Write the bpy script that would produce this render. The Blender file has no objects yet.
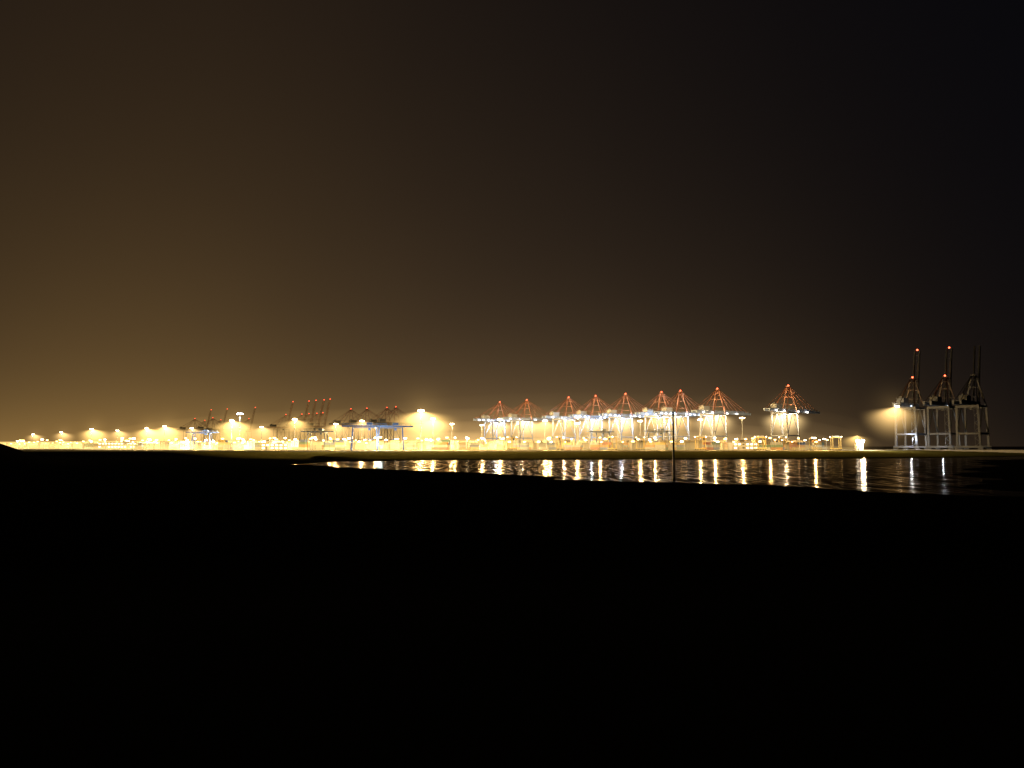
import bpy, bmesh, math, random
import numpy as np
from mathutils import Vector, Matrix, noise
random.seed(7)
sc = bpy.context.scene
sc.view_settings.view_transform = 'Standard'
sc.view_settings.look = 'None'
sc.view_settings.exposure = 0
COL = sc.collection
F = 804.0
CAMZ = 9.0
def bx(px, d):            # bearing -> world x at depth d
    return (px - 512) / F * d

# ------------------------------------------------------------------ materials
def new_mat(name):
    m = bpy.data.materials.new(name); m.use_nodes = True
    m.node_tree.nodes.clear()
    return m, m.node_tree.nodes, m.node_tree.links
def paint(name, col, rough=0.5, var=0.25, scale=0.6, metal=0.0):
    m, N, L = new_mat(name)
    o = N.new('ShaderNodeOutputMaterial'); p = N.new('ShaderNodeBsdfPrincipled')
    tc = N.new('ShaderNodeTexCoord'); nz = N.new('ShaderNodeTexNoise')
    nz.inputs['Scale'].default_value = scale; nz.inputs['Detail'].default_value = 4
    mx = N.new('ShaderNodeMix'); mx.data_type = 'RGBA'
    mx.inputs[6].default_value = (*[c * (1 - var) for c in col], 1)
    mx.inputs[7].default_value = (*[min(1, c * (1 + var)) for c in col], 1)
    L.new(tc.outputs['Object'], nz.inputs['Vector']); L.new(nz.outputs['Fac'], mx.inputs[0])
    L.new(mx.outputs[2], p.inputs['Base Color'])
    p.inputs['Roughness'].default_value = rough; p.inputs['Metallic'].default_value = metal
    L.new(p.outputs[0], o.inputs[0]); return m
def emit(name, col, s):
    m, N, L = new_mat(name)
    o = N.new('ShaderNodeOutputMaterial'); e = N.new('ShaderNodeEmission')
    e.inputs[0].default_value = (*col, 1); e.inputs[1].default_value = s
    L.new(e.outputs[0], o.inputs[0]); return m
M_leg = paint('crane_leg_paint', (.2, .21, .24))
M_blue = paint('crane_boom_paint', (.26, .32, .44))
M_red = paint('crane_pylon_paint', (.3, .115, .06))
M_sil = paint('silhouette_paint', (.03, .033, .04))  # crane paint darkened to read as a night silhouette
M_sil2 = paint('silhouette_dark_paint', (.016, .018, .022))  # darker silhouette copy, shade put into the paint
M_blk = paint('silhouette_black_paint', (.004, .004, .005))  # near-black copy, unlit shade put into the paint
M_mid = paint('dimmed_grey_paint', (.06, .065, .08))  # dim lighting of the end cranes put into the colour
M_midg = paint('dimmed_girder_paint', (.14, .15, .17))  # same painted dimming, kept lighter for girders
M_silred = paint('silhouette_red_paint', (.10, .03, .02))  # red copy darkened for far silhouettes
M_deep = paint('dimmed_red_paint', (.035, .014, .01))  # pylon red darkened to paint in the dim light
M_faint = paint('glow_toned_paint', (.24, .13, .07))  # toned towards the glow behind, haze put into the colour
M_grey = paint('steel_grey', (.3, .31, .33))
M_house = paint('machinery_house_paint', (.3, .3, .3))
M_dark = paint('dark_steel', (.02, .02, .022))
M_galv = paint('galvanised_steel', (.35, .35, .34), 0.45, metal=.3)
M_glass = paint('tinted_glass', (.03, .04, .05), 0.1)
M_white = paint('grey_cladding', (.3, .29, .26), scale=.2)
M_roof = paint('roof_sheet', (.2, .2, .2), scale=.3)
M_rgantry = paint('gantry_paint', (.06, .09, .16))
M_yellow = paint('carrier_paint', (.55, .38, .06))
E_red = emit('red_lamp', (1, .10, .04), 9)
E_reddim = emit('red_lamp_dim', (1, .08, .03), 4)
E_flood = emit('flood_lamp', (1, .82, .5), 60)
E_floodw = emit('flood_lamp_white', (1, .93, .8), 45)
E_blue = emit('flood_lamp_cool', (.65, .82, 1), 40)
E_sod = emit('sodium_lamp', (1, .52, .13), 22)
E_wht = emit('street_lamp_white', (1, .8, .45), 32)
E_win = emit('lit_window', (1, .8, .45), 6)
E_dimlamp = emit('dim_lamp', (.7, .85, 1), 6)

# ------------------------------------------------------------------ mesh helpers
def beam(bm, a, b, w, h=None):
    if h is None: h = w
    a = Vector(a); b = Vector(b); d = b - a; ln = d.length
    if ln < 1e-6: return
    x = d.normalized()
    up = Vector((0, 0, 1)) if abs(x.z) < .95 else Vector((1, 0, 0))
    y = up.cross(x).normalized(); z = x.cross(y)
    vs = []
    for s in (0, ln):
        for (p, q) in ((-1, -1), (1, -1), (1, 1), (-1, 1)):
            vs.append(bm.verts.new(a + x * s + y * (p * w / 2) + z * (q * h / 2)))
    for f in ((0, 1, 2, 3), (7, 6, 5, 4), (0, 4, 5, 1), (1, 5, 6, 2), (2, 6, 7, 3), (3, 7, 4, 0)):
        bm.faces.new([vs[i] for i in f])
def boxm(bm, c, s):
    beam(bm, (c[0] - s[0] / 2, c[1], c[2]), (c[0] + s[0] / 2, c[1], c[2]), s[1], s[2])
def rod(bm, a, b, r1, r2=None, n=8):
    if r2 is None: r2 = r1
    a = Vector(a); b = Vector(b); x = (b - a).normalized()
    up = Vector((0, 0, 1)) if abs(x.z) < .95 else Vector((1, 0, 0))
    y = up.cross(x).normalized(); z = x.cross(y)
    A = []; B = []
    for i in range(n):
        t = 2 * math.pi * i / n; o = y * math.cos(t) + z * math.sin(t)
        A.append(bm.verts.new(a + o * r1)); B.append(bm.verts.new(b + o * r2))
    for i in range(n):
        j = (i + 1) % n; bm.faces.new((A[i], A[j], B[j], B[i]))
    bm.faces.new(A[::-1]); bm.faces.new(B)
def ball(bm, c, r):
    bmesh.ops.create_icosphere(bm, subdivisions=2, radius=r, matrix=Matrix.Translation(c))
def mk(name, fn, mat, parent=None, loc=None):
    bm = bmesh.new(); fn(bm)
    bmesh.ops.recalc_face_normals(bm, faces=bm.faces)
    me = bpy.data.meshes.new(name); bm.to_mesh(me); bm.free()
    me.materials.append(mat)
    o = bpy.data.objects.new(name, me); COL.objects.link(o)
    if parent: o.parent = parent
    if loc: o.location = loc
    return o
def empty(name, loc=(0, 0, 0), rz=0):
    o = bpy.data.objects.new(name, None); o.location = loc; o.rotation_euler = (0, 0, rz)
    COL.objects.link(o); return o
def tag(o, label, cat, group=None):
    o['label'] = label; o['category'] = cat
    if group: o['group'] = group
def clone(root, loc, rz=0):
    def rec(o, par):
        c = o.copy(); COL.objects.link(c)
        if par: c.parent = par; c.matrix_parent_inverse = o.matrix_parent_inverse
        for ch in o.children:
            if ch.type != 'LIGHT': rec(ch, c)
        return c
    r = rec(root, None); r.location = loc; r.rotation_euler = (0, 0, rz); return r
def add_light(par, loc, energy, col, kind='POINT', rad=.8, angle=150, name='lamp_light'):
    l = bpy.data.lights.new(name, kind); l.energy = energy; l.color = col
    l.shadow_soft_size = rad
    if kind == 'SPOT': l.spot_size = math.radians(angle); l.spot_blend = .5
    o = bpy.data.objects.new(name, l); COL.objects.link(o); o.location = loc
    if par: o.parent = par
    return o

# ------------------------------------------------------------------ world
w = bpy.data.worlds.new('World'); sc.world = w; w.use_nodes = True
N = w.node_tree.nodes; L = w.node_tree.links; N.clear()
wo = N.new('ShaderNodeOutputWorld'); bg = N.new('ShaderNodeBackground')
tc = N.new('ShaderNodeTexCoord'); sp = N.new('ShaderNodeSeparateXYZ')
L.new(tc.outputs['Generated'], sp.inputs[0])
def m(op, a, b=None, c=None):
    n = N.new('ShaderNodeMath'); n.operation = op
    for i, v in enumerate((a, b, c)):
        if v is None: continue
        if isinstance(v, (int, float)): n.inputs[i].default_value = v
        else: L.new(v, n.inputs[i])
    return n.outputs[0]
R2D = 180 / math.pi
az = m('MULTIPLY', m('ARCTAN2', sp.outputs[0], sp.outputs[1]), R2D)
el = m('MAXIMUM', m('MULTIPLY', m('ARCSINE', sp.outputs[2]), R2D), 0)
nzw = N.new('ShaderNodeTexNoise'); nzw.inputs['Scale'].default_value = 2.2; nzw.inputs['Detail'].default_value = 3
L.new(tc.outputs['Generated'], nzw.inputs['Vector'])
cloud = m('ADD', m('MULTIPLY', nzw.outputs['Fac'], .3), .85)
def term(amp, az0, s, tau, col):
    q = m('DIVIDE', m('SUBTRACT', az, az0), s)
    g = m('EXPONENT', m('MULTIPLY', m('MULTIPLY', q, q), -1))
    e = m('EXPONENT', m('DIVIDE', el, -tau))
    v = m('MULTIPLY', m('MULTIPLY', m('MULTIPLY', g, e), amp), cloud)
    vm = N.new('ShaderNodeVectorMath'); vm.operation = 'SCALE'
    vm.inputs[0].default_value = col; L.new(v, vm.inputs['Scale']); return vm.outputs[0]
terms = [term(.062, -26, 17, 9, (1.76, 1, .27)), term(.033, 0, 22, 11.5, (1.62, 1, .5)),
         term(.0175, -28, 28, 34, (1.75, 1, .42)), term(.10, -22, 20, 2.0, (1.75, 1, .25)),
         term(.085, 6, 15, 3.0, (1.7, 1, .36))]
cur = None
for t in terms:
    if cur is None: cur = t; continue
    a = N.new('ShaderNodeVectorMath'); L.new(cur, a.inputs[0]); L.new(t, a.inputs[1]); cur = a.outputs[0]
a = N.new('ShaderNodeVectorMath'); L.new(cur, a.inputs[0]); a.inputs[1].default_value = (.0021, .0022, .0033)
L.new(a.outputs[0], bg.inputs[0]); bg.inputs[1].default_value = 1
L.new(bg.outputs[0], wo.inputs[0])

# ------------------------------------------------------------------ terrain
poly = [(-3500, -100), (900, -100), (900, 590), (420, 580), (305, 523), (200, 350), (88, 151), (71, 168), (46, 196), (14, 233), (-30, 290), (-92, 375),
        (-108, 410), (-100, 460), (-50, 515), (0, 522), (150, 545), (300, 600), (430, 680), (520, 745), (575, 800),
        (560, 830), (-2200, 3590), (-3500, 3500)]
xs = np.concatenate([np.arange(-3500, -800, 60), np.arange(-800, 700, 5), np.arange(700, 3600, 100)]).astype(float)
ys = np.concatenate([np.arange(-100, 720, 5), np.arange(720, 1200, 15), np.arange(1200, 3700, 50)]).astype(float)
X, Y = np.meshgrid(xs, ys)
wob = np.array([[noise.noise(Vector((x * .03, y * .03, 0))) + .5 * noise.noise(Vector((x * .11, y * .11, 3))) for x in xs] for y in ys])
D = np.full(X.shape, 1e9); inside = np.zeros(X.shape, bool)
n = len(poly)
for i in range(n):
    x1, y1 = poly[i]; x2, y2 = poly[(i + 1) % n]
    dx, dy = x2 - x1, y2 - y1
    t = np.clip(((X - x1) * dx + (Y - y1) * dy) / (dx * dx + dy * dy), 0, 1)
    D = np.minimum(D, np.hypot(X - x1 - t * dx, Y - y1 - t * dy))
    cond = ((y1 > Y) != (y2 > Y))
    with np.errstate(divide='ignore', invalid='ignore'):
        xi = x1 + (Y - y1) * dx / (dy if dy != 0 else 1e-9)
    inside ^= cond & (X < xi)
sd = np.where(inside, D, -D) + wob * 7
def sstep(a, b, v):
    t = np.clip((v - a) / (b - a), 0, 1); return t * t * (3 - 2 * t)
fore = np.interp(sd, [-60, -20, 0, 30, 80], [-3, -1, 0, .35, .7])
isl = np.interp(sd, [-60, -20, 0, 10, 60, 120], [-3, -1, 0, .5, 2.6, 5])
bayside = ((Y > 512) | ((X > -100) & (Y > 450))) & ~((X > .54 * Y) & (Y < 615))
tgt = np.where(bayside, np.minimum(isl, 5), fore)
left = (X < -125)
tgt = np.where(left, fore + (np.minimum(5, isl) - fore) * sstep(530, 670, Y), tgt)
H = tgt
H = H + 6.4 * np.exp(-((X) ** 2 + (Y + 5) ** 2) / 40 ** 2) * (sd > 0)
H = H + (13.0 + wob * 1.2) * np.exp(-((X + 209) / 22) ** 2 - ((Y - 300) / 36) ** 2)
H = H + wob * .12 * (sd > -10) * (H < 4.6)
H = np.minimum(H, np.where(H > 4.6, np.where((X + 205) ** 2 + (Y - 300) ** 2 < 120 ** 2, 50, np.where(X ** 2 + Y ** 2 < 150 ** 2, 50, 5)), 50))
verts = np.stack([X.ravel(), Y.ravel(), H.ravel()], 1)
nx, ny = len(xs), len(ys)
idx = np.arange(nx * ny).reshape(ny, nx)
faces = np.stack([idx[:-1, :-1].ravel(), idx[:-1, 1:].ravel(), idx[1:, 1:].ravel(), idx[1:, :-1].ravel()], 1)
me = bpy.data.meshes.new('ground'); me.from_pydata(verts.tolist(), [], faces.tolist())
for p in me.polygons: p.use_smooth = True
mt, N2, L2 = new_mat('ground_mud_grass_asphalt')
def m2(op, a, b=None, c=None):
    n = N2.new('ShaderNodeMath'); n.operation = op
    for i, v in enumerate((a, b, c)):
        if v is None: continue
        if isinstance(v, (int, float)): n.inputs[i].default_value = v
        else: L2.new(v, n.inputs[i])
    return n.outputs[0]
o_ = N2.new('ShaderNodeOutputMaterial'); p_ = N2.new('ShaderNodeBsdfDiffuse')
ge = N2.new('ShaderNodeNewGeometry'); s_ = N2.new('ShaderNodeSeparateXYZ'); L2.new(ge.outputs['Position'], s_.inputs[0])
n1 = N2.new('ShaderNodeTexNoise'); n1.inputs['Scale'].default_value = .06; n1.inputs['Detail'].default_value = 6
L2.new(ge.outputs['Position'], n1.inputs['Vector'])
cr = N2.new('ShaderNodeValToRGB'); e = cr.color_ramp
L2.new(m2('DIVIDE', m2('MULTIPLY_ADD', n1.outputs['Fac'], 1.2, s_.outputs[2]), 8), cr.inputs[0])
e.elements[0].position = 0; e.elements[0].color = (.03, .026, .02, 1)
e.elements[1].position = 1; e.elements[1].color = (.24, .22, .18, 1)
for ps, cc in ((.12, (.05, .045, .02)), (.2, (.2, .18, .05)), (.6, (.24, .22, .06)), (.66, (.26, .24, .18))):
    x = e.elements.new(ps); x.color = (*cc, 1)
n3 = N2.new('ShaderNodeTexNoise'); n3.inputs['Scale'].default_value = .3; n3.inputs['Detail'].default_value = 4
L2.new(ge.outputs['Position'], n3.inputs['Vector'])
mxx = N2.new('ShaderNodeMix'); mxx.data_type = 'RGBA'; mxx.blend_type = 'MULTIPLY'; mxx.inputs[0].default_value = .6
L2.new(cr.outputs[0], mxx.inputs[6]); L2.new(n3.outputs['Fac'], mxx.inputs[7])
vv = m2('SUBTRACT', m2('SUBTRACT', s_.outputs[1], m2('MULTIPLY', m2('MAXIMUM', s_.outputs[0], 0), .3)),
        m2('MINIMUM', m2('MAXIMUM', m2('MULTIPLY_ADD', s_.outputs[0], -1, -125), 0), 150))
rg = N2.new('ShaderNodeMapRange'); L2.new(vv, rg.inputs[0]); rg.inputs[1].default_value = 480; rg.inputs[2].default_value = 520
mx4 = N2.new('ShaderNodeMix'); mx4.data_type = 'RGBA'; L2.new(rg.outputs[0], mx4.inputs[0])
mx4.inputs[6].default_value = (.006, .006, .006, 1); L2.new(mxx.outputs[2], mx4.inputs[7])  # foreground mud near black, its unlit darkness put into the colour
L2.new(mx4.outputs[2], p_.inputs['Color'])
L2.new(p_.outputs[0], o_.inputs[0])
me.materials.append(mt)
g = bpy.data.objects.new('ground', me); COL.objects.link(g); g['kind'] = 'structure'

def quay(bm):
    a = Vector((588, 815, 0)); u = Vector((-1, 1, 0)).normalized(); v = Vector((-1, -1, 0)).normalized()
    b = a + u * 3500
    P = [a, b, b + v * 75, a + v * 75]
    top = [bm.verts.new((p.x, p.y, 5.06)) for p in P]; bot = [bm.verts.new((p.x, p.y, -4)) for p in P]
    bm.faces.new(top); bm.faces.new(bot[::-1])
    for i in range(4): j = (i + 1) % 4; bm.faces.new((top[i], bot[i], bot[j], top[j]))
q = mk('quay', quay, paint('quay_concrete', (.3, .28, .25), .8, scale=.1)); q['kind'] = 'structure'

# water
def wat(bm):
    vs = [bm.verts.new(p) for p in ((-9000, -600, 0), (9000, -600, 0), (9000, 14000, 0), (-9000, 14000, 0))]
    bm.faces.new(vs)
mw, N3, L3 = new_mat('tidal_water')
o_ = N3.new('ShaderNodeOutputMaterial'); p_ = N3.new('ShaderNodeBsdfGlossy')
ge = N3.new('ShaderNodeNewGeometry')
mp1 = N3.new('ShaderNodeMapping'); L3.new(ge.outputs['Position'], mp1.inputs[0]); mp1.inputs['Scale'].default_value = (1, .35, 1)
a1 = N3.new('ShaderNodeTexNoise'); a1.inputs['Scale'].default_value = 1.6; a1.inputs['Detail'].default_value = 2
L3.new(mp1.outputs[0], a1.inputs['Vector'])
b1 = N3.new('ShaderNodeBump'); b1.inputs['Strength'].default_value = .4; b1.inputs['Distance'].default_value = .024
L3.new(a1.outputs['Fac'], b1.inputs['Height']); L3.new(b1.outputs[0], p_.inputs['Normal'])
p_.inputs['Color'].default_value = (.4, .34, .29, 1); p_.inputs['Roughness'].default_value = .13
dp = N3.new('ShaderNodeBsdfDiffuse'); dp.inputs['Color'].default_value = (.01, .012, .013, 1)
fr_ = N3.new('ShaderNodeFresnel'); fr_.inputs['IOR'].default_value = 1.33
wm = N3.new('ShaderNodeMixShader'); L3.new(fr_.outputs[0], wm.inputs[0]); L3.new(dp.outputs[0], wm.inputs[1]); L3.new(p_.outputs[0], wm.inputs[2])
md = N3.new('ShaderNodeBsdfDiffuse'); md.inputs['Color'].default_value = (.06, .055, .05, 1)
a2 = N3.new('ShaderNodeTexNoise'); a2.inputs['Scale'].default_value = .6; a2.inputs['Detail'].default_value = 3; a2.inputs['Roughness'].default_value = .6
mp2 = N3.new('ShaderNodeMapping'); L3.new(ge.outputs['Position'], mp2.inputs[0]); mp2.inputs['Scale'].default_value = (1, .09, 1)
L3.new(mp2.outputs[0], a2.inputs['Vector'])
mr = N3.new('ShaderNodeMapRange'); L3.new(a2.outputs['Fac'], mr.inputs[0]); mr.inputs[1].default_value = .43; mr.inputs[2].default_value = .50
mr.inputs[4].default_value = .94
mxs = N3.new('ShaderNodeMixShader'); L3.new(mr.outputs[0], mxs.inputs[0]); L3.new(wm.outputs[0], mxs.inputs[1]); L3.new(md.outputs[0], mxs.inputs[2])
L3.new(mxs.outputs[0], o_.inputs[0])
wt = mk('water', wat, mw); wt['kind'] = 'structure'

# ------------------------------------------------------------------ glow volumes: lamp glow painted as self-emitting mist
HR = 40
def glow_mat(name, col, k_, R=HR):
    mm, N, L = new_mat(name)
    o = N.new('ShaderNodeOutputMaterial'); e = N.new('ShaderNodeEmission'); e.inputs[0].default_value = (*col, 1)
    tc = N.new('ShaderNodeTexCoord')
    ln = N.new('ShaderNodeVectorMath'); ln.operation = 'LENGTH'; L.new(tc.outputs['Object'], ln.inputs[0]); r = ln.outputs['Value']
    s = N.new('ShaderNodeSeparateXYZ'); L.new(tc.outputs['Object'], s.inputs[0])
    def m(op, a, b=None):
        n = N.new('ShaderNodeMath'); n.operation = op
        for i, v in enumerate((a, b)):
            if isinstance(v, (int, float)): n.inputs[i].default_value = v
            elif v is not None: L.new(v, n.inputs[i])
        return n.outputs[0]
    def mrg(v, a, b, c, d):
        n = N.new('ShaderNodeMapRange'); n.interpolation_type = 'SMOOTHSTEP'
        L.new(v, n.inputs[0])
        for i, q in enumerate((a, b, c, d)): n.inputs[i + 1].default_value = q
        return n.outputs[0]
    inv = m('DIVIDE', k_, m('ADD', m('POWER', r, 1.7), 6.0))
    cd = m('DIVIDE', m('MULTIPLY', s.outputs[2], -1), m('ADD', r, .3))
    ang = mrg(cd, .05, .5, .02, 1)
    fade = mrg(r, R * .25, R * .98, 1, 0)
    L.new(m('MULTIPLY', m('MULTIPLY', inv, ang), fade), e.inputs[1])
    L.new(e.outputs[0], o.inputs['Volume'])  # emits on its own, stands in for lamp light scattered in mist
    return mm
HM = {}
for kk, mm in {'warm': glow_mat('lamp_glow_warm', (1, .62, .19), 10.5), 'white': glow_mat('lamp_glow_white', (1, .68, .29), 11),
               'dim': glow_mat('lamp_glow_dim', (1, .62, .22), 6)}.items():
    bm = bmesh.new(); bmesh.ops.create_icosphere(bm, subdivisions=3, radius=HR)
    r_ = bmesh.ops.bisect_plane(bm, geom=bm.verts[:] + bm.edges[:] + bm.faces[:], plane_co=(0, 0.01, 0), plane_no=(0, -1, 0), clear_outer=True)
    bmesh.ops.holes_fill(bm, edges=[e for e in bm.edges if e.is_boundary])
    me = bpy.data.meshes.new('glow_volume'); bm.to_mesh(me); bm.free(); me.materials.append(mm); HM[kk] = me
def glow_volume(kind, loc, s=1.0, dy=3):
    o = bpy.data.objects.new('glow_volume', HM[kind]); COL.objects.link(o)
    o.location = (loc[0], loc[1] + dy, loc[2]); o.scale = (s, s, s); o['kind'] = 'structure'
def glow_bank(c, r, rz, col, e_):
    mm, N, L = new_mat('ground_glow'); o = N.new('ShaderNodeOutputMaterial'); em = N.new('ShaderNodeEmission')
    em.inputs[0].default_value = (*col, 1); em.inputs[1].default_value = e_; L.new(em.outputs[0], o.inputs['Volume'])  # even self-emission painted in as glow, no lamp lights this bank
    ob = mk('glow_volume', lambda bm: bmesh.ops.create_uvsphere(bm, u_segments=64, v_segments=32, radius=1), mm)
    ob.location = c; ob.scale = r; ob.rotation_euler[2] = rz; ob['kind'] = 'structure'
Q4 = math.radians(-45)
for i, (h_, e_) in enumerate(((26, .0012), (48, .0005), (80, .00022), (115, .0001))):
    glow_bank((-1000 + 182, 2415 + 182, 1 + i * .3), (1750 + i * 15, 150 + i * 7, h_), Q4, (1, .60, .18), e_)  # glow painted behind the quay cranes
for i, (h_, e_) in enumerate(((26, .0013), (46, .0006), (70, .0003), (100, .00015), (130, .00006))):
    glow_bank((150, 1850, 1 + i * .3), (520 + i * 60, 150 + i * 7, h_), 0, (1, .64, .26), e_)
glow_bank((-230, 880, 5), (230, 130, 9), .1, (1, .70, .25), .0042)  # low self-glowing banks added to brighten the yard band
glow_bank((-560, 1180, 5), (330, 190, 11), .4, (1, .67, .22), .0034)
glow_bank((-950, 1700, 5), (420, 160, 14), .4, (1, .63, .19), .0026)
glow_bank((120, 850, 5), (250, 75, 8), -.05, (1, .68, .25), .0036)

# ------------------------------------------------------------------ quay cranes
def crane_parts(root, raised, legm, boomm, redm, lamp, tk=1.0, girdm=None, back=53, reach=66):
    def P(name, mat, *fns):
        mk(name, lambda bm: [f(bm) for f in fns], mat, root)
    def portal(bm):
        for y in (-11, 11):
            for x in (0, -30):
                beam(bm, (x, y, 3), (x, y * .92, 47), 1.45 * tk, 1.2 * tk)
            beam(bm, (0, y, 17), (-30, y, 17), .9 * tk, 1.5 * tk)
            beam(bm, (0, y * .92, 46), (-30, y * .92, 46), .9 * tk, 1.6 * tk)
            beam(bm, (-30, y, 18), (-15, y * .94, 45), .65 * tk)
            beam(bm, (0, y, 18), (-15, y * .94, 45), .65 * tk)
        for x in (0, -30):
            beam(bm, (x, -13.5, 3), (x, 13.5, 3), 1.4 * tk, 1.6 * tk)
            beam(bm, (x, -10.1, 45.5), (x, 10.1, 45.5), 1.1 * tk, 1.8 * tk)
        beam(bm, (-30, -11, 17), (-30, 11, 17), .9 * tk, 1.3 * tk)
    P('portal_frame', legm, portal)
    for x in (0, -30):
        for y in (-11, 11):
            def bog(bm, x=x, y=y):
                boxm(bm, (x, y, 1.7), (1.1, 5, 1.1))
                for dy in (-1.9, -.7, .7, 1.9): rod(bm, (x - .4, y + dy, .62), (x + .4, y + dy, .62), .6, n=10)
            P('bogie', M_dark, bog)
    def girder(bm):
        for y in (-3.4, 3.4): beam(bm, (-back, y, 49), (2, y, 49), 1.2 * tk, 3.0 * tk)
        for x in range(-back, 3, 5):
            beam(bm, (x, -4.6, 50.2), (x, 4.6, 50.2), .3)
            for y in (-4.6, 4.6): beam(bm, (x, y, 50.2), (x, y, 51.5), .1)
        for y in (-4.6, 4.6): beam(bm, (-back, y, 51.5), (2, y, 51.5), .14)
    P('girder', girdm or boomm, girder)
    ang = math.radians(78 if raised else 0)
    hx, hz = 2.0, 49.0
    def bp(d, y, off=0):
        return (hx + d * math.cos(ang) - off * math.sin(ang), y, hz + d * math.sin(ang) + off * math.cos(ang))
    def boom(bm):
        for y in (-2.6, 2.6):
            beam(bm, bp(0, y), bp(reach, y), .8 * tk, (1.9 if raised else 2.6) * tk)
            beam(bm, bp(2, y, 2.8), bp(reach - 6, y, 2.8), .35 * tk)
            for d in range(2, reach - 6, 6):
                beam(bm, bp(d, y, 0), bp(d + 3, y, 2.8), .25); beam(bm, bp(d + 3, y, 2.8), bp(d + 6, y, 0), .25)
        for d in range(0, reach + 1, 6): beam(bm, bp(d, -2.6), bp(d, 2.6), .35)
    P('boom', boomm, boom)
    ap = (-3, 80)
    def pylon(bm):
        for y in (-1, 1):
            beam(bm, (0, y * 10, 47), (ap[0], y * 2, ap[1]), 1.0 * tk)
            beam(bm, (-30, y * 10, 47), (ap[0], y * 2, ap[1]), .75 * tk)
        for t in (.3, .6, .85):
            y = 10 - 8 * t; z = 47 + 33 * t
            beam(bm, (-3 * t, -y, z), (-3 * t, y, z), .6)
            beam(bm, (-30 + 27 * t, -y, z), (-30 + 27 * t, y, z), .5)
        boxm(bm, (ap[0], 0, ap[1] + .4), (2.4, 5, 1.0))
    P('pylon', redm, pylon)
    sw_ = .3 if tk < .9 else .45
    def stay(a, b, w=sw_): P('stay', redm, lambda bm: beam(bm, a, b, w))
    for y in (-2, 2):
        for xb in (-back + 1, -38): stay((ap[0], y, ap[1]), (xb, y * 1.4, 50))
        if raised:
            stay((ap[0], y, ap[1]), bp(30, y, 2)); stay(bp(30, y, 2), bp(50, y, 2.4))
        else:
            for d in (24, 46, reach - 8): stay((ap[0], y, ap[1]), bp(d, y * 1.3, 1))
    dark = legm is not M_leg
    def mh(bm):
        boxm(bm, (-37, 0, 53.6), (14, 8, 5)); boxm(bm, (-37, 0, 56.3), (14.6, 8.6, .4)); boxm(bm, (-42, 0, 57.3), (2.4, 3, 1.6))
    P('machinery_house', legm if dark else M_house, mh)
    def cab(bm):
        boxm(bm, (-8, 2, 44.2), (3, 2.6, 2.8)); boxm(bm, (-8, 2, 46.6), (5, 5, 1.0)); beam(bm, (-8, 2, 45), (-8, 2, 47), .5)
    P('operator_cab', legm if dark else M_house, cab)
    def stair(bm):
        z = 4; s = 1
        while z < 44:
            beam(bm, (-31.6, -9 + s * 2.3, z), (-31.6, -9 - s * 2.3, z + 4), .6, .22); z += 4; s = -s
        for y in (-11.4, -6.6): beam(bm, (-31.6, y, 4), (-31.6, y, 45), .2)
    P('stairway', legm if dark else M_galv, stair)
    if lamp:
        rr = 1.25 if tk < .9 else .95
        P('warning_lamp', lamp, lambda bm: ball(bm, (ap[0], 0, ap[1] + 1.6), rr))
        if raised:
            c = bp(67, 0)
            P('warning_lamp', lamp, lambda bm: ball(bm, c, rr))
def crane_lamps(root, mat, where):
    for x in where:
        for y in (-4.6, 4.6):
            mk('floodlight', lambda bm: boxm(bm, (x, y, 48.2), (1.5, .9, .7)), mat, root)
QR = math.radians(45)
GRP = 'container cranes along the quay'
proto = empty('quay_crane', (358, 1035, 5.1), QR)
crane_parts(proto, False, M_leg, M_blue, M_red, E_red, 1.1, None, 62, 80); crane_lamps(proto, E_floodw, (-46, -24, 14, 40))
tag(proto, 'blue and red container crane with lowered boom on the lit quay', 'crane', GRP)
protoc = empty('quay_crane', (bx(597, 1247), 1247, 5.1), QR)
crane_parts(protoc, False, M_leg, M_blue, M_red, E_red, 1.2, None, 62, 80); crane_lamps(protoc, E_blue, (-56, -46, -34, -24, 4, 14, 26, 40, 52, 66))
tag(protoc, 'blue container crane with cool white lamps along its boom', 'crane', GRP)
spots = [(proto, 0), (protoc, 1)]
for px, d, cool in [(719, 1091, 0), (682, 1131, 1), (663, 1160, 0), (627, 1198, 1), (570, 1285, 0), (528, 1358, 0), (501, 1421, 1)]:
    spots.append((clone(protoc if cool else proto, (bx(px, d), d, 5.1), QR), cool))
for i, (c, cool) in enumerate(spots):
    add_light(c, (-14, 0, 40), 130000, (.66, .82, 1) if cool else (1, .76, .45), 'POINT', .6)
    f = 1 + 75 / c.location.y
    glow_volume('white' if i in (0, 1, 2, 5, 7, 8) else 'dim', ((c.location.x - 5) * f, (c.location.y - 5) * f, 55), 1.1)  # painted crane glow, set back behind its lamps along the view line
dk = empty('quay_crane', (bx(368, 1665), 1665, 5.1), QR)
crane_parts(dk, False, M_sil, M_sil, M_silred, E_reddim, .7)
tag(dk, 'distant dark container crane with lowered boom and red lamp', 'crane', GRP)
for px, d in ((352, 1690), (388, 1630), (397, 1600), (196, 2290), (214, 2230)):
    clone(dk, (bx(px, d), d, 5.1), QR)
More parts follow.
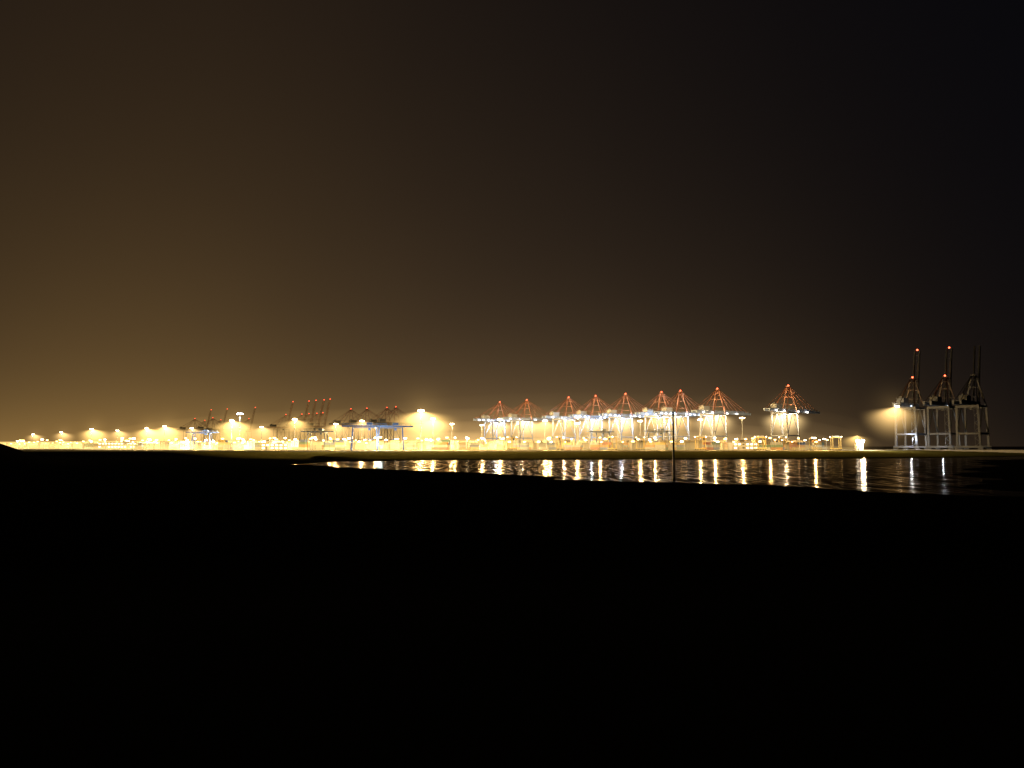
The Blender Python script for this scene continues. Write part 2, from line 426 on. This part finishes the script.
# raised
pr = empty('quay_crane', (457, 912, 5.1), QR)
crane_parts(pr, True, M_mid, M_sil, M_deep, E_red, 1.35, M_midg, 56); crane_lamps(pr, E_dimlamp, (-24,))
tag(pr, 'dim container crane with boom raised upright, red lamps', 'crane', GRP)
mk('floodlight', lambda bm: boxm(bm, (-53, 0, 46.6), (2.8, 3.4, .8)), E_flood, pr)
glow_volume('dim', (457 - 53 * .707, 912 - 53 * .707, 52), 1.1)
add_light(pr, (-52, 0, 44), 30000, (1, .78, .46), 'SPOT', .7, 120)
add_light(pr, (-34, -6, 12), 34000, (.85, .93, 1), 'POINT', .5)  # bare point light added to brighten the lower legs
pr2 = empty('quay_crane', (482, 890, 5.1), QR)
crane_parts(pr2, True, M_sil2, M_sil2, M_deep, E_red, 1.4, M_mid, 64); crane_lamps(pr2, E_dimlamp, (-12,))
tag(pr2, 'dim container crane with boom raised upright, red lamps', 'crane', GRP)
add_light(pr2, (-34, -4, 9), 12000, (.8, .9, 1), 'POINT', .4)
pr3 = empty('quay_crane', (501, 868, 5.1), QR)
crane_parts(pr3, True, M_blk, M_blk, M_blk, None, 1.4, M_sil2, 64)
tag(pr3, 'unlit container crane with boom raised against the night sky', 'crane', GRP)
pf = empty('quay_crane', (bx(287, 2000), 2000, 5.1), QR)
crane_parts(pf, True, M_sil, M_faint, M_faint, E_reddim, .4)
tag(pf, 'distant container crane with raised boom and red lamps', 'crane', GRP)
for px, d in ((303, 1970), (310, 1940), (318, 1920), (324, 1890), (250, 2300), (206, 2450), (222, 2400)):
    clone(pf, (bx(px, d), d, 5.1), QR)

# ------------------------------------------------------------------ floodlight masts
mast = empty('floodlight_mast', (0, 0, 5))
def pole(bm): rod(bm, (0, 0, 0), (0, 0, 36), .45, .2, 10); rod(bm, (0, 0, 0), (0, 0, .8), .9, .9, 10)
mk('pole', pole, M_galv, mast)
def fr(bm):
    for i in range(8):
        t = i * math.pi / 4; t2 = t + math.pi / 4
        beam(bm, (2 * math.cos(t), 2 * math.sin(t), 36), (2 * math.cos(t2), 2 * math.sin(t2), 36), .15)
    for i in range(4):
        t = i * math.pi / 2; beam(bm, (0, 0, 36.1), (2 * math.cos(t), 2 * math.sin(t), 36.1), .15)
mk('lamp_frame', fr, M_galv, mast)
for i in range(6):
    t = i * math.pi / 3
    mk('floodlight', lambda bm: beam(bm, (2.0 * math.cos(t), 2.0 * math.sin(t), 35.5), (2.7 * math.cos(t), 2.7 * math.sin(t), 35.2), 1.0, .6), E_flood, mast)
tag(mast, 'tall steel floodlight mast glowing yellow over the container yard', 'floodlight mast', 'floodlight masts in the yard')
masts = [(421, 715, 'warm'), (232, 1000, 'warm'), (295, 953, 'warm'), (92, 1500, 'warm'), (165, 1290, 'warm'), (147, 1440, 'warm'),
         (62, 1850, 'dim'), (34, 2150, 'dim'), (118, 1640, 'dim'), (192, 1430, 'dim'), (262, 1330, 'dim'), (336, 1150, 'dim'),
         (362, 1010, 'dim'), (452, 1150, 'dim'), (433, 930, 'dim'), (482, 1220, 'dim'), (545, 1000, 'dim'), (577, 1120, 'dim'), (640, 1010, 'dim'),
         (700, 960, 'dim'), (742, 900, 'dim'), (500, 960, 'dim')]
first = True
for px, d, kd in masts:
    x = bx(px, d)
    if first: r = mast; r.location = (x, d, 5); first = False
    else: r = clone(mast, (x, d, 5), random.random())
    pw = {'warm': 1900000, 'dim': 1000000}[kd]
    if px > 600: pw = 450000
    if px < 440 or px == 545: glow_volume(kd, (x, d, 40.3), .75 if px == 295 else 1.1 if kd == 'warm' else .95)
    add_light(r, (0, 0, 34.6), pw, (1, .66, .25), 'POINT', .7)
r = clone(mast, (bx(240, 960), 960, 5), 0); r.scale = (1, 1, 1.2)
r['label'] = 'tall floodlight mast with cool white lamps'
for ch in r.children:
    if ch.name.startswith('floodlight'):
        ch.data = ch.data.copy(); ch.data.materials.clear(); ch.data.materials.append(E_blue); ch.scale = (1.3, 1.3, 1)
add_light(r, (0, 0, 33), 300000, (.75, .87, 1), 'POINT', .9)

# ------------------------------------------------------------------ street lamps
sl = empty('street_lamp', (bx(24, 1400), 1400, 5))
def pl(bm): rod(bm, (0, 0, 0), (0, 0, 11), .16, .09, 8); beam(bm, (0, 0, 11), (1.6, 0, 11.3), .12)
mk('pole', pl, M_galv, sl)
def hd(bm): boxm(bm, (2.0, 0, 11.3), (2.2, 1.2, .9))
mk('lamp_head', hd, E_sod, sl)
tag(sl, 'street lamp with orange light beside the terminal road', 'street lamp', 'street lamps along the terminal road')
sl2 = empty('street_lamp', (bx(480, 760), 760, 5))
mk('pole', pl, M_galv, sl2); mk('lamp_head', hd, E_wht, sl2)
tag(sl2, 'street lamp with white light beside the terminal road', 'street lamp', 'street lamps along the terminal road')
for i in range(200):
    px = 14 + i * 2.4 + random.gauss(0, 6)
    d = random.choice((760, 900, 1050, 1300, 1500)) + random.uniform(-60, 60)
    if px < 120: d = random.uniform(900, 1900)
    src = sl if random.random() < (.75 if px < 200 else .45) else sl2
    z = random.choice((5, 5, 5, 3.5, 1.5))
    clone(src, (bx(px, d), d, z), random.choice((0, 1.57, 3.14, .8)))
for i in range(46):
    px = 490 + i * 7.5 + random.gauss(0, 8); d = random.uniform(740, 900)
    if px > 845: continue
    clone(sl2 if random.random() < .45 else sl, (bx(px, d), d, random.choice((5, 4, 2))), random.uniform(0, 3))
for px, d in ((24, 1100), (60, 980), (105, 920), (150, 850), (195, 800), (240, 760), (285, 740), (330, 735), (375, 715), (455, 705), (500, 700), (550, 700),
              (600, 700), (655, 705), (715, 715), (770, 725), (815, 735)):
    c = clone(sl2 if px % 2 else sl, (bx(px, d), d, 5), 1.57)  # front row added to light the container faces and the bank
    add_light(c, (1.8, 0, 10.4), 150000, (1, .62, .22), 'POINT', .4)

# ------------------------------------------------------------------ containers
def cont(bm):
    Lc, Wc, Hc = 12.2, 2.44, 2.6
    nseg = 16; d = .12
    for sy in (-1, 1):
        pts = []
        for i in range(nseg * 2 + 1):
            x = -Lc / 2 + Lc * i / (nseg * 2); pts.append((x, sy * (Wc / 2 - (d if i % 2 else 0))))
        lo = [bm.verts.new((p[0], p[1], .15)) for p in pts]; hi = [bm.verts.new((p[0], p[1], Hc - .12)) for p in pts]
        for i in range(len(pts) - 1): bm.faces.new((lo[i], lo[i + 1], hi[i + 1], hi[i]))
    for x in (-Lc / 2 + .05, Lc / 2 - .05):
        boxm(bm, (x, 0, Hc / 2), (.08, Wc - .2, Hc - .3))
        for y in (-Wc / 2 + .08, Wc / 2 - .08): beam(bm, (x, y, 0), (x, y, Hc), .18)
        for y in (-.7, -.3, .3, .7): beam(bm, (x + math.copysign(.08, x), y, .2), (x + math.copysign(.08, x), y, Hc - .2), .05)
    for y in (-Wc / 2 + .06, Wc / 2 - .06):
        beam(bm, (-Lc / 2, y, .08), (Lc / 2, y, .08), .14); beam(bm, (-Lc / 2, y, Hc - .07), (Lc / 2, y, Hc - .07), .14)
    boxm(bm, (0, 0, Hc - .06), (Lc - .1, Wc - .1, .05))
cc = [('white', (.6, .58, .5)), ('blue', (.12, .18, .34)), ('orange', (.5, .25, .08)), ('red', (.36, .11, .06)), ('grey', (.36, .36, .34)),
      ('green', (.12, .22, .14)), ('yellow', (.55, .4, .12))]
protos = []
for nm, c in cc:
    o = mk('shipping_container', cont, paint('container_' + nm, c, .5, .2, .4)); tag(o, nm + ' steel shipping container stacked in the lit yard', 'shipping container', 'shipping containers stacked in the yard')
    protos.append(o)
usedp = set(); cnt = 0
def place(loc, rz):
    global cnt
    k = random.choices(range(7), (3, 3, 3, 2, 4, 2, 4))[0]
    o = protos[k]
    if k in usedp: o = o.copy(); COL.objects.link(o)
    usedp.add(k); o.location = loc; o.rotation_euler = (0, 0, rz); cnt += 1
blocks = [(548, 880), (572, 900), (600, 860), (628, 900), (655, 850), (684, 880), (712, 830), (735, 860), (770, 820), (798, 850), (820, 880),
          (520, 900), (470, 880), (440, 860), (408, 900), (335, 860), (300, 820), (262, 880), (225, 900), (180, 980), (140, 1050), (95, 1150), (50, 1300)]
for px, d in blocks:
    x0 = bx(px, d); rz = QR if random.random() < .5 else -QR
    ca, sa = math.cos(rz), math.sin(rz)
    for i in range(2):
        for j in range(2):
            hN = random.choice((1, 2, 3, 3, 4)) if px > 100 else 3
            for k in range(hN):
                if cnt >= 298: break
                lx = i * 13 - 6.5; ly = j * 3.2
                place((x0 + lx * ca - ly * sa, d + lx * sa + ly * ca, 5.07 + k * 2.62), rz)
for i, o in enumerate(protos):
    if i not in usedp: bpy.data.objects.remove(o)
def far(bm):
    for i in range(800):
        px = random.uniform(5, 800); d = random.uniform(920, 1300) + max(0, 300 - px) * 1.5
        if px > 600: d = random.uniform(880, 960)
        hN = random.randint(1, 4)
        M = Matrix.Translation((bx(px, d), d, 5.05 + hN * 1.3)) @ Matrix.Rotation(random.choice((QR, -QR)), 4, 'Z') @ Matrix.Diagonal((12.2, 2.44, hN * 2.6, 1))
        bmesh.ops.create_cube(bm, size=1, matrix=M)
fs = mk('container_stacks', far, paint('far_containers', (.38, .32, .22), .6, .6, .05)); fs['kind'] = 'stuff'

# ------------------------------------------------------------------ yard gantries
ga = empty('yard_gantry_crane', (0, 0, 5))
def gf(bm):
    for x in (-11, 11):
        for y in (-6, 6): beam(bm, (x, y, 1.4), (x * .9, y * .8, 20), 1.0, .9)
        beam(bm, (x, -8, 1.6), (x, 8, 1.6), .9, 1.0); beam(bm, (x * .9, -5, 19.5), (x * .9, 5, 19.5), .9, 1.1)
        beam(bm, (x * .96, -5.4, 10), (x * .96, 5.4, 10), .5)
    for y in (-4.8, 4.8): beam(bm, (-9.9, y, 19.6), (9.9, y, 19.6), .5)
mk('leg_frame', gf, M_rgantry, ga)
def gg(bm):
    for y in (-3.2, 3.2):
        beam(bm, (-19, y, 21), (19, y, 21), .7, 1.2); beam(bm, (-19, y, 23), (19, y, 23), .12)
        for x in range(-19, 20, 4): beam(bm, (x, y, 21.5), (x, y, 23), .1)
    for x in (-19, 19): beam(bm, (x, -3.2, 21), (x, 3.2, 21), .8)
mk('girder', gg, M_rgantry, ga)
def gt(bm):
    boxm(bm, (4, 0, 23), (5, 5.9, 2)); boxm(bm, (4, 0, 18.6), (2.2, 2, 2.4))
    for x in (3, 5): beam(bm, (x, .8, 10), (x, .8, 22), .1)
    boxm(bm, (4, .8, 9.7), (6, 2.4, .6))
mk('trolley', gt, M_rgantry, ga)
for x in (-11, 11):
    for y in (-7, -4.5, 4.5, 7): mk('wheel', lambda bm: rod(bm, (x - .3, y, .6), (x + .3, y, .6), .6, n=12), M_dark, ga)
for x in (-13, 13): mk('floodlight', lambda bm: boxm(bm, (x, 3.9, 20.6), (.9, .6, .4)), E_dimlamp, ga)
tag(ga, 'dark blue yard gantry crane straddling container rows', 'gantry crane', 'gantry cranes in the container yard')
ga.location = (bx(365, 690), 690, 5.02); ga.rotation_euler[2] = .15
for px, d, rz in ((391, 700, .15), (203, 1000, .1), (318, 940, -.1), (600, 960, .6), (658, 930, .5)):
    clone(ga, (bx(px, d), d, 5.02), rz)
for px, d in ((378, 668), (205, 980)):
    c = clone(sl2, (bx(px, d), d, 5), 0); add_light(c, (1.8, 0, 10.4), 90000, (.6, .8, 1), 'POINT', .4)  # lamps added to throw cool light on the gantry frames

# straddle carriers
st = empty('straddle_carrier', (0, 0, 5))
def sf(bm):
    for y in (-2.3, 2.3):
        for x in (-4, 4): beam(bm, (x, y, 1), (x, y, 12.5), .45)
        beam(bm, (-5, y, 1.3), (5, y, 1.3), .7, .8); beam(bm, (-5, y, 12.5), (5, y, 12.5), .6, .7)
    for x in (-4, 4): beam(bm, (x, -2.3, 12.5), (x, 2.3, 12.5), .5)
mk('frame', sf, M_yellow, st)
mk('engine_deck', lambda bm: boxm(bm, (0, 0, 13.4), (6, 3.6, 1.2)), M_grey, st)
mk('operator_cab', lambda bm: boxm(bm, (5, 1.9, 11), (1.8, 1.6, 2.2)), M_glass, st)
for y in (-2.3, 2.3):
    for x in (-4.2, -1.5, 1.5, 4.2): mk('wheel', lambda bm: rod(bm, (x, y - .25, .7), (x, y + .25, .7), .7, n=12), M_dark, st)
for x, y in ((4.8, -2.3), (-4.8, 2.3)): mk('headlight', lambda bm: boxm(bm, (x, y, 13.1), (.6, .7, .6)), E_wht, st)
tag(st, 'yellow straddle carrier with work lights among stacked containers', 'straddle carrier', 'straddle carriers in the yard')
st.location = (bx(835, 800), 800, 5.02)
for px, d in ((760, 790), (782, 850), (700, 800), (612, 800), (560, 820), (512, 840), (812, 900), (640, 860)):
    clone(st, (bx(px, d), d, 5.02), random.uniform(0, 3))

# ------------------------------------------------------------------ buildings
def building(px, d, wx, dy, h, rz, lit, label, floors=2):
    r = empty('terminal_building', (bx(px, d), d, 5.02), rz)
    mk('wall', lambda bm: boxm(bm, (0, 0, h / 2), (wx, dy, h)), M_white, r)
    def rf(bm):
        boxm(bm, (0, 0, h + .2), (wx + .8, dy + .8, .4)); boxm(bm, (wx * .2, 0, h + 1.1), (wx * .2, dy * .3, 1.4))
    mk('roof', rf, M_roof, r)
    mk('door', lambda bm: boxm(bm, (-wx * .3, -dy / 2 - .04, 1.6), (1.6, .1, 3.0)), M_dark, r)
    nw = max(2, int(wx / 4))
    for fl_ in range(floors):
        for i in range(nw):
            xx = -wx / 2 + (i + .5) * wx / nw; zz = h * (fl_ + .62) / floors
            if fl_ == 0 and abs(xx + wx * .3) < 1.8: continue
            mk('window', lambda bm: boxm(bm, (xx, -dy / 2 - .05, zz), (wx / nw * .55, .12, 1.3)), lit if random.random() < .75 else M_glass, r)
    tag(r, label, 'building')
    return r
b = building(858, 775, 6, 5, 6, 0, E_win, 'small floodlit grey building near the water', 2)
for dx in (-2.6, 2.4):
    mk('wall_light', lambda bm: ball(bm, (dx, -3.0, 8.8), 1.5), E_floodw, b)
add_light(b, (0, -8, 10), 140000, (1, .84, .56), 'POINT', 2.0)
glow_volume('warm', (bx(858, 768), 768, 19), .5)
building(742, 800, 26, 12, 7, .2, E_win, 'long grey two storey office with lit windows', 2)
building(275, 830, 26, 12, 6, .3, E_win, 'grey terminal office beside container rows', 2)
building(120, 1150, 50, 18, 9, .2, E_win, 'wide grey warehouse beside the road', 2)

# ------------------------------------------------------------------ beacon post in the bay
bp_ = empty('beacon_post', (bx(673, 207), 207, -.5))
mk('pole', lambda bm: (rod(bm, (0, 0, -1), (0, 0, 17.5), .3, .22, 10), rod(bm, (0, 0, -1), (0, 0, 1.4), .5, .42, 10)), M_dark, bp_)
mk('top_mark', lambda bm: (rod(bm, (0, 0, 17.5), (0, 0, 18.4), .45, .1, 10)), M_dark, bp_)
tag(bp_, 'dark slender beacon post standing in the tidal water', 'beacon post')

# ------------------------------------------------------------------ camera
cam = bpy.data.cameras.new('camera'); co = bpy.data.objects.new('camera', cam); COL.objects.link(co)
cam.sensor_width = 36; cam.lens = F / 1024 * 36; cam.clip_end = 30000; cam.clip_start = .1
co.location = (0, 0, CAMZ)
co.rotation_euler = (math.radians(90 + math.degrees(math.atan((446 - 384) / F))), 0, 0)
sc.camera = co
print('containers', cnt)
